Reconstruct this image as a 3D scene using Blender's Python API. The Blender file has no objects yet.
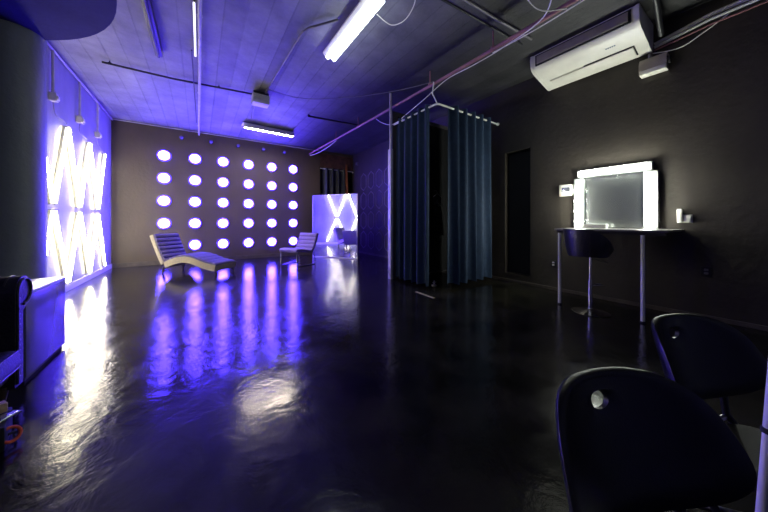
import bpy, bmesh, math, random
from mathutils import Vector, Matrix
random.seed(7)
PI = math.pi
SC = bpy.context.scene
COL = SC.collection

# ------------------------------------------------------------------ camera, world, exposure
cam = bpy.data.cameras.new('camera')
cam.sensor_width = 36.0
cam.lens = 270.0 / 768.0 * 36.0
cam.shift_y = -34.0 / 768.0
cam.clip_start = 0.02
co = bpy.data.objects.new('camera', cam); COL.objects.link(co)
co.location = (0, 0, 1.15)
co.rotation_euler = (PI / 2, 0, -math.radians(34.3))
SC.camera = co
w = bpy.data.worlds.new('world'); SC.world = w; w.use_nodes = True
w.node_tree.nodes['Background'].inputs[0].default_value = (0.6, 0.65, 0.8, 1)
w.node_tree.nodes['Background'].inputs[1].default_value = 0.02
SC.view_settings.view_transform = 'Standard'
SC.view_settings.look = 'None'
SC.view_settings.gamma = 1.0
SC.view_settings.use_curve_mapping = False
SC.view_settings.exposure = 0.0
# strength of the lamps of the place (their light is set in their own materials)
E_TUBE, E_WALL, E_CEIL, E_FAR, E_BULB = 54.0, 112.0, 11.0, 150.0, 190.0

# ------------------------------------------------------------------ materials
MATS = {}
def mat(name, col, rough=0.6, metal=0.0, noise=0.15, nscale=8.0, bump=0.0, bscale=30.0, spec=0.5, emit=0.0, ecol=None):
    if name in MATS: return MATS[name]
    m = bpy.data.materials.new(name); m.use_nodes = True
    nt = m.node_tree; b = nt.nodes['Principled BSDF']
    tc = nt.nodes.new('ShaderNodeTexCoord')
    n = nt.nodes.new('ShaderNodeTexNoise'); n.inputs['Scale'].default_value = nscale; n.inputs['Detail'].default_value = 5
    nt.links.new(tc.outputs['Object'], n.inputs['Vector'])
    r = nt.nodes.new('ShaderNodeValToRGB')
    r.color_ramp.elements[0].position = 0.3; r.color_ramp.elements[1].position = 0.7
    r.color_ramp.elements[0].color = [c * (1 - noise) for c in col] + [1]
    r.color_ramp.elements[1].color = [min(1, c * (1 + noise)) for c in col] + [1]
    nt.links.new(n.outputs['Fac'], r.inputs['Fac']); nt.links.new(r.outputs['Color'], b.inputs['Base Color'])
    b.inputs['Roughness'].default_value = rough; b.inputs['Metallic'].default_value = metal
    b.inputs['Specular IOR Level'].default_value = spec
    if bump:
        n2 = nt.nodes.new('ShaderNodeTexNoise'); n2.inputs['Scale'].default_value = bscale; n2.inputs['Detail'].default_value = 4
        nt.links.new(tc.outputs['Object'], n2.inputs['Vector'])
        bp = nt.nodes.new('ShaderNodeBump'); bp.inputs['Strength'].default_value = bump; bp.inputs['Distance'].default_value = 0.02
        nt.links.new(n2.outputs['Fac'], bp.inputs['Height']); nt.links.new(bp.outputs['Normal'], b.inputs['Normal'])
    if emit:
        b.inputs['Emission Color'].default_value = list(ecol) + [1]
        b.inputs['Emission Strength'].default_value = emit
    MATS[name] = m
    return m

def floor_material():
    m = bpy.data.materials.new('black_resin_floor'); m.use_nodes = True
    nt = m.node_tree; b = nt.nodes['Principled BSDF']; L = nt.links.new
    tc = nt.nodes.new('ShaderNodeTexCoord')
    def noise(s, d, dist=0.0, rough=0.6):
        n = nt.nodes.new('ShaderNodeTexNoise'); n.inputs['Scale'].default_value = s; n.inputs['Detail'].default_value = d
        n.inputs['Distortion'].default_value = dist; n.inputs['Roughness'].default_value = rough
        L(tc.outputs['Object'], n.inputs['Vector']); return n
    a = noise(2.2, 8, 0.6, 0.7)
    r = nt.nodes.new('ShaderNodeValToRGB')
    e = r.color_ramp.elements
    e[0].position = .35; e[0].color = (.002, .002, .002, 1); e[1].position = .75; e[1].color = (.026, .024, .016, 1)
    L(a.outputs['Fac'], r.inputs['Fac']); L(r.outputs['Color'], b.inputs['Base Color'])
    c = noise(3.5, 8, 0.8, 0.7)
    mr = nt.nodes.new('ShaderNodeMapRange'); mr.inputs['From Min'].default_value = .3; mr.inputs['From Max'].default_value = .7
    mr.inputs['To Min'].default_value = .09; mr.inputs['To Max'].default_value = .22
    L(c.outputs['Fac'], mr.inputs['Value']); L(mr.outputs['Result'], b.inputs['Roughness'])
    d = noise(5.0, 5, 0.5, 0.6); d2 = noise(26.0, 3, 0.3, 0.5)
    ad = nt.nodes.new('ShaderNodeMath'); ad.operation = 'MULTIPLY_ADD'; ad.inputs[1].default_value = 0.12
    L(d2.outputs['Fac'], ad.inputs[0]); L(d.outputs['Fac'], ad.inputs[2])
    bp = nt.nodes.new('ShaderNodeBump'); bp.inputs['Strength'].default_value = 0.4; bp.inputs['Distance'].default_value = 0.010
    L(ad.outputs[0], bp.inputs['Height']); L(bp.outputs['Normal'], b.inputs['Normal'])
    b.inputs['Specular IOR Level'].default_value = 0.5
    return m

def ceiling_material():
    m = bpy.data.materials.new('board_marked_ceiling'); m.use_nodes = True
    nt = m.node_tree; b = nt.nodes['Principled BSDF']; L = nt.links.new
    tc = nt.nodes.new('ShaderNodeTexCoord'); sx = nt.nodes.new('ShaderNodeSeparateXYZ'); L(tc.outputs['Object'], sx.inputs[0])
    # formwork boards 0.24 m wide running along the room
    mu = nt.nodes.new('ShaderNodeMath'); mu.operation = 'MULTIPLY'; mu.inputs[1].default_value = 1 / .24; L(sx.outputs['X'], mu.inputs[0])
    fr = nt.nodes.new('ShaderNodeMath'); fr.operation = 'FRACT'; L(mu.outputs[0], fr.inputs[0])
    fl = nt.nodes.new('ShaderNodeMath'); fl.operation = 'FLOOR'; L(mu.outputs[0], fl.inputs[0])
    wn = nt.nodes.new('ShaderNodeTexWhiteNoise'); wn.noise_dimensions = '1D'; L(fl.outputs[0], wn.inputs['W'])
    seam = nt.nodes.new('ShaderNodeMath'); seam.operation = 'GREATER_THAN'; seam.inputs[1].default_value = .07; L(fr.outputs[0], seam.inputs[0])
    n = nt.nodes.new('ShaderNodeTexNoise'); n.inputs['Scale'].default_value = 1.6; n.inputs['Detail'].default_value = 8
    n.inputs['Roughness'].default_value = .65; L(tc.outputs['Object'], n.inputs['Vector'])
    r = nt.nodes.new('ShaderNodeValToRGB'); e = r.color_ramp.elements
    e[0].position = .3; e[0].color = (.17, .17, .175, 1); e[1].position = .72; e[1].color = (.36, .355, .35, 1)
    L(n.outputs['Fac'], r.inputs['Fac'])
    hs = nt.nodes.new('ShaderNodeHueSaturation'); L(r.outputs['Color'], hs.inputs['Color'])
    mr = nt.nodes.new('ShaderNodeMapRange'); mr.inputs['To Min'].default_value = .82; mr.inputs['To Max'].default_value = 1.12
    L(wn.outputs['Value'], mr.inputs['Value']); sm = nt.nodes.new('ShaderNodeMapRange'); sm.inputs['To Min'].default_value = .86; sm.inputs['To Max'].default_value = 1.0
    L(seam.outputs[0], sm.inputs['Value'])
    vm = nt.nodes.new('ShaderNodeMath'); vm.operation = 'MULTIPLY'; L(mr.outputs['Result'], vm.inputs[0]); L(sm.outputs['Result'], vm.inputs[1])
    L(vm.outputs[0], hs.inputs['Value'])
    wx = nt.nodes.new('ShaderNodeMapRange'); wx.interpolation_type = 'SMOOTHSTEP'  # lamp light fading towards the right is put into the ceiling colour
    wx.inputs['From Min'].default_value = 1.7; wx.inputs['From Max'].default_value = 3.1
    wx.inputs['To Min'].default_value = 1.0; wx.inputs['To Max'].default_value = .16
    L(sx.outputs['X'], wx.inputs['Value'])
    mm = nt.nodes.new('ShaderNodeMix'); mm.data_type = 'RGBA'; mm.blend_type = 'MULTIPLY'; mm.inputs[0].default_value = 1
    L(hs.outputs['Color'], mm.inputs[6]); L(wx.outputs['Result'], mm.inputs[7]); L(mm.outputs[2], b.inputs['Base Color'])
    ad = nt.nodes.new('ShaderNodeMath'); ad.operation = 'MULTIPLY_ADD'; ad.inputs[1].default_value = .7
    L(seam.outputs[0], ad.inputs[0]); L(n.outputs['Fac'], ad.inputs[2])
    ad2 = nt.nodes.new('ShaderNodeMath'); ad2.operation = 'MULTIPLY_ADD'; ad2.inputs[1].default_value = .5
    L(wn.outputs['Value'], ad2.inputs[0]); L(ad.outputs[0], ad2.inputs[2])
    bp = nt.nodes.new('ShaderNodeBump'); bp.inputs['Strength'].default_value = 1.0; bp.inputs['Distance'].default_value = 0.03
    L(ad2.outputs[0], bp.inputs['Height']); L(bp.outputs['Normal'], b.inputs['Normal'])
    b.inputs['Roughness'].default_value = .6
    return m

def wall_material(name, lo, hi, rough=.6, sc=1.3):
    m = bpy.data.materials.new(name); m.use_nodes = True
    nt = m.node_tree; b = nt.nodes['Principled BSDF']; L = nt.links.new
    tc = nt.nodes.new('ShaderNodeTexCoord')
    mp = nt.nodes.new('ShaderNodeMapping'); mp.inputs['Scale'].default_value = (1, 1, .6); L(tc.outputs['Object'], mp.inputs['Vector'])
    n = nt.nodes.new('ShaderNodeTexNoise'); n.inputs['Scale'].default_value = sc; n.inputs['Detail'].default_value = 9
    n.inputs['Roughness'].default_value = .68; L(mp.outputs['Vector'], n.inputs['Vector'])
    r = nt.nodes.new('ShaderNodeValToRGB'); e = r.color_ramp.elements
    e[0].position = .3; e[0].color = list(lo) + [1]; e[1].position = .72; e[1].color = list(hi) + [1]
    L(n.outputs['Fac'], r.inputs['Fac']); L(r.outputs['Color'], b.inputs['Base Color'])
    n2 = nt.nodes.new('ShaderNodeTexNoise'); n2.inputs['Scale'].default_value = 14; n2.inputs['Detail'].default_value = 6
    L(tc.outputs['Object'], n2.inputs['Vector'])
    bp = nt.nodes.new('ShaderNodeBump'); bp.inputs['Strength'].default_value = 0.25; bp.inputs['Distance'].default_value = 0.02
    L(n2.outputs['Fac'], bp.inputs['Height']); L(bp.outputs['Normal'], b.inputs['Normal'])
    b.inputs['Roughness'].default_value = rough
    return m

def mirror_material(name, tint=(.9, .92, .92)):
    m = mat(name, tint, .015, 1.0, noise=.02)
    return m

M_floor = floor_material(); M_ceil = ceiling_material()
M_wall_left = wall_material('pale_plaster', (.30, .30, .30), (.46, .455, .45), .6)
M_wall_back = wall_material('brown_grey_paint', (.066, .050, .028), (.098, .076, .044), .55)
M_wall_right = wall_material('dark_brown_paint', (.018, .0145, .011), (.044, .036, .027), .5, 1.0)
M_pier = wall_material('dark_green_grey_paint', (.17, .19, .175), (.23, .25, .235), .5)
M_soffit = wall_material('soffit_blue_spill', (.035, .030, .12), (.05, .045, .17), .85)  # blue spill from the lamps put into the soffit's base colour
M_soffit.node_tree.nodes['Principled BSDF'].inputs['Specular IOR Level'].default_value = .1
M_black = mat('black_matte', (.008, .008, .009), .7)
M_blackpl = mat('black_plastic', (.0045, .0045, .0045), .42, noise=.1, bump=.06, bscale=200)
M_blackleather = mat('black_leather', (.022, .020, .026), .32, noise=.2, bump=.25, bscale=60)
M_blackcloth = mat('black_cloth', (.004, .004, .005), .85, noise=.2)
M_curtain = mat('dark_teal_velvet', (.009, .028, .066), .75, noise=.18, nscale=14)
M_alcovecurt = mat('charcoal_curtain', (.030, .036, .045), .8)
M_blackpl.node_tree.nodes['Principled BSDF'].inputs['Specular IOR Level'].default_value = .4
M_white = mat('white_plastic', (.82, .80, .70), .4, noise=.05)
M_whitemetal = mat('white_painted_metal', (.80, .80, .72), .35, noise=.06)
M_chrome = mat('chrome', (.62, .60, .60), .14, 1.0, noise=.05)
M_steel = mat('brushed_steel', (.42, .40, .40), .3, 1.0, noise=.1)
M_conduit = mat('grey_painted_conduit', (.20, .19, .20), .45, .3)
M_lightpipe = mat('pale_painted_pipe', (.55, .52, .50), .45)
M_redpipe = mat('dull_red_pipe', (.30, .13, .13), .5, noise=.25, nscale=4)
M_darkpipe = mat('dark_iron_pipe', (.020, .020, .024), .45)
M_beige = mat('beige_velour', (.42, .37, .25), .85, noise=.08, nscale=30)
M_panel = mat('grey_panel_paint', (.22, .23, .22), .5)
M_lounge = mat('velour_violet_light', (.12, .10, .21), .8, noise=.08, nscale=30)  # beige cushions under violet light: the violet is put into the fabric colour
M_darklam = mat('laminate_violet_lit_side', (.11, .10, .17), .22, noise=.05)  # violet-lit look of the pale box's sides put into this dark tone
M_chairfab = mat('mauve_grey_fabric', (.27, .21, .30), .8, noise=.08, nscale=30)
M_legwood = mat('dark_brown_wood', (.035, .022, .016), .4, noise=.3, nscale=20)
M_brownwood = mat('rusty_brown_board', (.12, .055, .03), .7, noise=.4, nscale=6)
M_laminate = mat('white_laminate', (.60, .59, .58), .28, noise=.04)
M_tablewood = mat('grey_table_laminate', (.13, .12, .115), .3, noise=.2)
M_mirror = mirror_material('mirror_silver')
M_vmirror = mat('vanity_mirror_glass', (.62, .66, .62), .25, 1.0, noise=.05)
M_grille = mat('warm_grey_grille', (.33, .29, .25), .5, noise=.1)
M_orange = mat('orange_rubber', (.75, .10, .02), .45)
M_tan = mat('tan_wood', (.50, .34, .20), .55)
M_silver = mat('silver_sheet', (.55, .60, .65), .2, .9)
M_tape = mat('yellowed_tape', (.26, .22, .12), .6)
M_trim = mat('worn_brown_trim', (.075, .062, .048), .5, noise=.3)
M_moulding = mat('mauve_moulding', (.20, .16, .17), .5)
M_hexwall = wall_material('dark_mauve_panel', (.050, .042, .046), (.085, .072, .078), .5)
M_orangecord = mat('orange_brown_strap', (.38, .13, .04), .7)
M_logo = mat('grey_blue_print', (.22, .27, .33), .5)
M_tube = mat('lit_tube_warm_white', (.8, .8, .8), .4, emit=E_TUBE, ecol=(1.0, .91, .64))
M_ctube = mat('lit_tube_cool_white', (.8, .8, .8), .4, emit=E_CEIL, ecol=(.88, .98, 1.0))
M_ftube = mat('lit_tube_soft_yellow', (.8, .8, .8), .4, emit=E_FAR, ecol=(1.0, .86, .66))
M_lamp = mat('lit_violet_white_glass', (.8, .8, .8), .4, emit=E_WALL, ecol=(.068, .030, 1.0))
M_bulb = mat('lit_bulb_white', (.8, .8, .8), .4, emit=E_BULB, ecol=(.95, 1.0, .90))
M_violetring = mat('violet_spill_plastic', (.16, .12, .35), .5)  # violet glow around the lamp glass put into the plastic's colour
M_ledstrip = mat('lit_thin_tube', (.8, .8, .8), .4, emit=1.6, ecol=(.9, .85, 1.0))

# ------------------------------------------------------------------ mesh helpers
class MB:
    def __init__(s): s.bm = bmesh.new()
    def box(s, x0, x1, y0, y1, z0, z1, bev=0.0, M=None):
        b = bmesh.new()
        bmesh.ops.create_cube(b, size=1)
        for v in b.verts:
            v.co = Vector(((x0 + x1) / 2 + v.co.x * (x1 - x0), (y0 + y1) / 2 + v.co.y * (y1 - y0), (z0 + z1) / 2 + v.co.z * (z1 - z0)))
        if bev: bmesh.ops.bevel(b, geom=b.edges[:], offset=bev, segments=2, affect='EDGES', profile=.5)
        return s._add(b, M)
    def _add(s, b, M=None):
        if M is not None: bmesh.ops.transform(b, matrix=M, verts=b.verts)
        t = bpy.data.meshes.new('t'); b.to_mesh(t); b.free(); s.bm.from_mesh(t); bpy.data.meshes.remove(t)
        return s
    def tube(s, pts, r, n=10, closed=False):
        pts = [Vector(p) for p in pts]; rs = r if isinstance(r, (list, tuple)) else [r] * len(pts)
        bm = s.bm; rings = []; N = len(pts); up = None
        for i, p in enumerate(pts):
            a = pts[i - 1] if (i > 0 or closed) else p; c = pts[(i + 1) % N] if (i < N - 1 or closed) else p
            t = (c - a).normalized()
            if up is None:
                up = Vector((0, 0, 1)) if abs(t.z) < .9 else Vector((1, 0, 0))
            u = t.cross(up).normalized(); v = u.cross(t).normalized(); up = v
            rings.append([bm.verts.new(p + (u * math.cos(2 * PI * k / n) + v * math.sin(2 * PI * k / n)) * rs[i]) for k in range(n)])
        M = N if closed else N - 1
        for i in range(M):
            A, B = rings[i], rings[(i + 1) % N]
            for k in range(n): bm.faces.new((A[k], A[(k + 1) % n], B[(k + 1) % n], B[k]))
        if not closed: bm.faces.new(rings[0][::-1]); bm.faces.new(rings[-1])
        return s
    def lathe(s, prof, n=24, M=None):
        b = bmesh.new(); rings = []
        for (r, z) in prof:
            if r < 1e-5: rings.append([b.verts.new((0, 0, z))])
            else: rings.append([b.verts.new((r * math.cos(2 * PI * k / n), r * math.sin(2 * PI * k / n), z)) for k in range(n)])
        for A, B in zip(rings, rings[1:]):
            for k in range(n):
                k2 = (k + 1) % n
                if len(A) == 1 and len(B) == 1: continue
                if len(A) == 1: b.faces.new((A[0], B[k2], B[k]))
                elif len(B) == 1: b.faces.new((A[k], A[k2], B[0]))
                else: b.faces.new((A[k], A[k2], B[k2], B[k]))
        return s._add(b, M)
    def prism(s, prof, axis, a0, a1, M=None):
        """closed profile extruded; axis 'y': prof=(x,z); 'x': prof=(y,z); 'z': prof=(x,y)"""
        b = bmesh.new()
        def P(p, a): return {'y': (p[0], a, p[1]), 'x': (a, p[0], p[1]), 'z': (p[0], p[1], a)}[axis]
        A = [b.verts.new(P(p, a0)) for p in prof]; B = [b.verts.new(P(p, a1)) for p in prof]; n = len(prof)
        for k in range(n): b.faces.new((A[k], A[(k + 1) % n], B[(k + 1) % n], B[k]))
        b.faces.new(A[::-1]); b.faces.new(B)
        return s._add(b, M)
    def sphere(s, c, r, sc=(1, 1, 1), n=16):
        b = bmesh.new(); bmesh.ops.create_uvsphere(b, u_segments=n, v_segments=max(8, n // 2), radius=r)
        for v in b.verts: v.co = Vector((c[0] + v.co.x * sc[0], c[1] + v.co.y * sc[1], c[2] + v.co.z * sc[2]))
        return s._add(b)
    def build(s, name, material, parent=None, smooth=True, loc=None):
        bmesh.ops.recalc_face_normals(s.bm, faces=s.bm.faces)
        me = bpy.data.meshes.new(name); s.bm.to_mesh(me); s.bm.free(); me.materials.append(material)
        if smooth:
            for p in me.polygons: p.use_smooth = True
            try: me.set_sharp_from_angle(angle=math.radians(38))
            except Exception: pass
        o = bpy.data.objects.new(name, me); COL.objects.link(o)
        if parent is not None: o.parent = parent
        if loc: o.location = loc
        return o

def thing(name, label, cat, loc=(0, 0, 0), rz=0.0, group=None):
    o = bpy.data.objects.new(name, None); COL.objects.link(o); o.empty_display_size = .1
    o.location = loc; o.rotation_euler = (0, 0, rz); o['label'] = label; o['category'] = cat
    if group: o['group'] = group
    return o
def tag(o, label, cat, group=None):
    o['label'] = label; o['category'] = cat
    if group: o['group'] = group
    return o
def struct(mb, name, m, label=None, smooth=False):
    o = mb.build(name, m, smooth=smooth); o['kind'] = 'structure'
    if label: o['label'] = label
    return o
def copy_tree(o, parent=None):
    c = o.copy(); COL.objects.link(c)
    if parent is not None: c.parent = parent
    for ch in o.children: copy_tree(ch, c)
    return c
def arc(cx, cy, r, a0, a1, n): return [(cx + r * math.cos(a0 + (a1 - a0) * i / n), cy + r * math.sin(a0 + (a1 - a0) * i / n)) for i in range(n + 1)]

# ------------------------------------------------------------------ room
XL, XR, YB, ZC = -1.83, 4.95, 9.42, 3.75
struct(MB().box(-3.6, XR + .5, -3.0, YB + 1.6, -.2, 0), 'floor', M_floor, 'glossy black resin floor')
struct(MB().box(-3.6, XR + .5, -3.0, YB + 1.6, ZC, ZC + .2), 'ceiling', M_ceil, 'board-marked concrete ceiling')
struct(MB().box(XL - .2, XL, 5.45, YB, 0, ZC), 'wall_left', M_wall_left, 'pale plaster wall behind the zigzag tubes')
struct(MB().box(-3.6, -3.4, -3.0, 5.45, 0, ZC), 'wall_side', M_pier)
b = MB().box(XL - .2, 3.61, YB, YB + .2, 0, ZC); b.box(3.61, XR + .2, YB, YB + .2, 3.66, ZC)
struct(b, 'wall_back', M_wall_back, 'brown-grey wall carrying the round lamps')
struct(MB().box(3.4, XR + .2, YB + 1.3, YB + 1.5, 0, ZC), 'wall_alcove', M_black)
struct(MB().box(3.3, 3.5, YB + .2, YB + 1.3, 0, ZC), 'wall_recess', M_black)
# right wall with the dark doorway (y 2.55..3.04)
b = MB().box(XR, XR + .2, -3.0, 2.55, 0, ZC).box(XR, XR + .2, 3.04, YB + 1.3, 0, ZC)
b.box(XR, XR + .2, 2.55, 3.04, 0, .16).box(XR, XR + .2, 2.55, 3.04, 2.5, ZC)
struct(b, 'wall_right', M_wall_right, 'dark brown wall beside the vanity')
struct(MB().box(XR + .12, XR + .18, 2.56, 3.03, .17, 2.49), 'door_1', M_black, 'black door set in a raised opening of the right wall')
struct(MB().box(-3.4, XR + .2, -3.0, -2.8, 0, ZC), 'wall_front', M_pier)
# pier with a rounded corner, drop panel above it
pr = [(-3.4, 5.75), (-3.4, 5.08), (-1.89, 5.08)] + [(-1.89 + .235 * math.cos(a), 5.33 + .25 * math.sin(a)) for a in [math.radians(d) for d in range(-90, 1, 9)]] + [(-1.655, 5.42), (-1.75, 5.55), (-1.83, 5.60), (-1.9, 5.75)]
struct(MB().prism(pr, 'z', 0, ZC), 'wall_pier', M_pier, 'dark painted pier with a rounded corner', smooth=True)
pr = [(-2.63 + 1.92 * math.cos(2 * PI * i / 72), 3.70 + 1.92 * math.sin(2 * PI * i / 72)) for i in range(72)]
pr = [(max(x, -3.39), y) for x, y in pr]
b = MB(); bm2 = bmesh.new()
b.prism(pr, 'z', 3.5, ZC)
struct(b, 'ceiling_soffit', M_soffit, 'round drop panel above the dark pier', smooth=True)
# partition end by the curtain booth
struct(MB().box(3.225, XR, 4.42, 4.50, 0, 3.40), 'wall_partition', M_hexwall, 'thin partition behind the blue curtains')
# baseboards
struct(MB().box(XL, 3.61, YB - .02, YB, 0, .11, .004), 'baseboard_back', M_trim)
struct(MB().box(XL, XL + .02, 5.62, YB - .02, 0, .11, .004), 'baseboard_left', M_whitemetal)
struct(MB().box(XR - .02, XR, -2.8, 4.42, 0, .05, .004), 'baseboard_right', M_trim)
struct(MB().box(XR - .02, XR, 4.5, YB, 0, .06, .004), 'baseboard_far_right', M_trim)
struct(MB().box(3.61, XR, YB + .02, YB + .14, 3.15, 3.66, .005), 'trim_1', M_brownwood, 'rusty brown board above the charcoal curtain')

# purple-lit panel wall with elongated hexagon mouldings
b = MB()
for ci, yc in enumerate((8.58, 8.06, 7.54, 7.02, 6.5, 5.98)):
    for ri in range(4):
        z0 = .20 + ri * .70; z1 = z0 + .62; hw = .19
        P = [(yc, z1), (yc - hw, z1 - .12), (yc - hw, z0 + .12), (yc, z0), (yc + hw, z0 + .12), (yc + hw, z1 - .12)]
        b.tube([(XR - .006, y, z) for y, z in P], .011, 6, closed=True)
o = b.build('wall_moulding', M_moulding); tag(o, 'rows of raised elongated hexagon mouldings on the purple-lit right wall', 'wall moulding')

# ------------------------------------------------------------------ pipes and conduits
def pipe(name, pts, r, m, label, cat, n=10, clips=None, group=None):
    if not clips:
        o = MB().tube(pts, r, n).build(name, m); return tag(o, label, cat, group)
    t = thing(name, label, cat, pts[0], 0, group); p0 = Vector(pts[0])
    MB().tube([Vector(p) - p0 for p in pts], r, n).build('pipe', m, t)
    for c in clips:
        c = Vector(c) - p0
        MB().tube([c, c + Vector((0, 0, ZC - p0.z - c.z))], r * .45, 6).lathe([(0, -.0), (r * 1.35, 0), (r * 1.35, r * 1.2), (0, r * 1.2)], 10, Matrix.Translation(c)).build('hanger', m, t)
    return t
pipe('ceiling_pipe', [(.0, 1.5, 3.66), (.0, 5.0, 3.66), (-.02, YB, 3.66)], .022, M_lightpipe, 'long pale pipe running under the ceiling from front to lamp wall', 'pipe', clips=[(.0, 4.0, 3.66), (-.01, 6.4, 3.66), (-.02, 8.6, 3.66)])
pipe('ceiling_pipe', [(-.10, 4.9, 3.69), (-.07, 8.4, 3.69)], .010, M_darkpipe, 'thin dark conduit beside the long pale ceiling pipe', 'pipe')
pipe('ceiling_conduit', [(-1.29, 6.09, 3.70), (-.4, 6.09, 3.70), (.92, 5.92, 3.70)], .017, M_darkpipe, 'dark conduit crossing the purple ceiling to the louvred box', 'pipe', clips=[(-1.2, 6.09, 3.70), (.3, 6.0, 3.70)])
pipe('ceiling_conduit', [(1.08, 5.75, 3.71), (1.15, 3.62, 3.71), (1.19, 3.50, 3.71), (1.45, 3.15, 3.71)], .016, M_conduit, 'bent grey conduit from the louvred box towards the bright tube lamp', 'pipe')
pipe('ceiling_conduit', [(.98, 6.02, 3.70), (1.05, 7.3, 3.70)], .02, M_conduit, 'short grey conduit between louvred box and far tube lamp', 'pipe')
pipe('ceiling_conduit', [(2.15, 6.40, 3.70), (3.55, 6.25, 3.70)], .022, M_darkpipe, 'black capped conduit on the ceiling near the red pipe', 'pipe', clips=[(2.17, 6.40, 3.70)])
pipe('ceiling_conduit', [(2.1, 2.06, 3.71), (3.0, 2.02, 3.71), (3.84, 1.96, 3.71)], .016, M_conduit, 'straight grey conduit on the dark ceiling above the red pipe', 'pipe')
pipe('ceiling_conduit', [(2.1, 2.2, 3.71), (3.84, 2.1, 3.71)], .016, M_darkpipe, 'straight black conduit beside the grey one on the dark ceiling', 'pipe')
pipe('ceiling_pipe', [(4.30, .80, 3.72), (4.62, .83, 3.62), (4.80, .84, 3.5)], .03, M_darkpipe, 'thick black pipe just beyond the air conditioner', 'pipe')
pipe('red_pipe', [(3.28, -.4, 3.52), (3.30, 2.4, 3.50), (3.26, 5.0, 3.50), (3.22, YB, 3.57)], .026, M_redpipe, 'dull red pipe running the length of the ceiling with cables tied on', 'pipe', clips=[(3.30, 2.2, 3.50), (3.28, 3.4, 3.50), (3.25, 5.9, 3.51), (3.24, 7.2, 3.53)])
pipe('ceiling_trim_pipe', [(XL + .03, YB - .03, 3.72), (3.58, YB - .03, 3.72)], .012, M_lightpipe, 'thin pale conduit along the top of the lamp wall', 'pipe')
pipe('ceiling_trim_pipe', [(XL + .03, 5.75, 3.70), (XL + .03, YB - .05, 3.70)], .018, M_lightpipe, 'thin pale conduit along the top of the zigzag tube wall', 'pipe')
def drop(y, label):
    t = thing('socket_drop', label, 'socket', (XL + .035, y, 3.0), 0, 'socket drops on the zigzag tube wall')
    MB().tube([(0, 0, .06), (0, 0, .69)], .017, 10).build('conduit', M_lightpipe, t)
    MB().box(-.033, .045, -.045, .045, -.06, .06, .006).build('socket_box', M_lightpipe, t)
    MB().box(.045, .062, -.03, .03, -.04, .02, .004).build('plug', M_white, t)
drop(6.06, 'grey socket drop nearest the dark pier'); drop(7.14, 'middle grey socket drop on the left wall'); drop(8.18, 'grey socket drop nearest the lamp wall')
def wire(pts, r, m, label, group=None, name='cable'):
    P = [Vector(p) for p in pts]; out = []
    for i in range(len(P) - 1):
        p0 = P[i - 1] if i else P[0]; p3 = P[i + 2] if i + 2 < len(P) else P[-1]
        for k in range(8):
            t = k / 8
            out.append(.5 * ((2 * P[i]) + (P[i + 1] - p0) * t + (2 * p0 - 5 * P[i] + 4 * P[i + 1] - p3) * t * t + (3 * P[i] - p0 - 3 * P[i + 1] + p3) * t ** 3))
    out.append(P[-1])
    return tag(MB().tube(out, r, 6).build(name, m), label, 'cable', group)
wire([(XL + .03, 6.08, 2.93), (XL + .02, 6.2, 2.78), (XL + .03, 6.45, 2.78), (XL + .04, 6.55, 2.75)], .006, M_conduit, 'thin wire sagging from the socket drop nearest the pier', 'tube wires')
wire([(XL + .03, 7.16, 2.93), (XL + .02, 7.2, 2.80), (XL + .03, 7.5, 2.74), (XL + .04, 7.6, 2.74)], .006, M_conduit, 'thin wire sagging from the middle socket drop', 'tube wires')
wire([(XL + .03, 8.2, 2.93), (XL + .02, 8.3, 2.80), (XL + .03, 8.5, 2.76), (XL + .04, 8.64, 2.74)], .006, M_conduit, 'thin wire sagging from the socket drop nearest the lamp wall', 'tube wires')
wire([(1.05, 5.55, 3.70), (1.7, 5.33, 3.60), (2.45, 4.66, 3.57), (3.0, 3.9, 3.55), (3.28, 3.3, 3.53)], .007, M_conduit, 'thin grey cable strung from the louvred box to the red pipe', 'ceiling cables')
wire([(3.27, 5.1, 3.46), (3.20, 4.75, 3.25), (3.22, 4.45, 3.13), (3.24, 4.1, 3.14)], .008, M_white, 'white cable drooping from the red pipe to the curtain rail end', 'ceiling cables')
wire([(3.235, 4.2, 3.15), (3.2, 3.5, 3.26), (3.25, 3.0, 3.42), (3.27, 2.5, 3.42), (3.31, 2.1, 3.455), (3.2, 1.5, 3.46), (2.9, 1.25, 3.6)], .007, M_white, 'white cable looping up from curtain rail beside the red pipe', 'ceiling cables')
wire([(3.29, 2.2, 3.45), (3.30, 1.6, 3.44), (3.29, 1.0, 3.46), (3.3, .2, 3.49)], .007, M_white, 'white cable tied under the near end of the red pipe', 'ceiling cables')
wire([(2.45, 1.55, 3.72), (2.7, 1.48, 3.5), (3.0, 1.45, 3.42), (3.28, 1.3, 3.46)], .006, M_white, 'white cable hanging in a loop before the red pipe near the air conditioner', 'ceiling cables')
wire([(3.22, YB - .05, 3.52), (3.2, 8.9, 3.44), (3.22, 8.0, 3.42), (3.25, 7.2, 3.50)], .010, M_lightpipe, 'pale cable sagging below the far end of the red pipe', 'ceiling cables')
wire([(1.75, 2.72, 3.64), (1.95, 2.70, 3.58), (2.02, 2.5, 3.56), (1.95, 2.25, 3.60), (1.74, 2.2, 3.66)], .006, M_white, 'white loop of wire hanging beside the bright ceiling tube lamp', 'ceiling cables')

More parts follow.
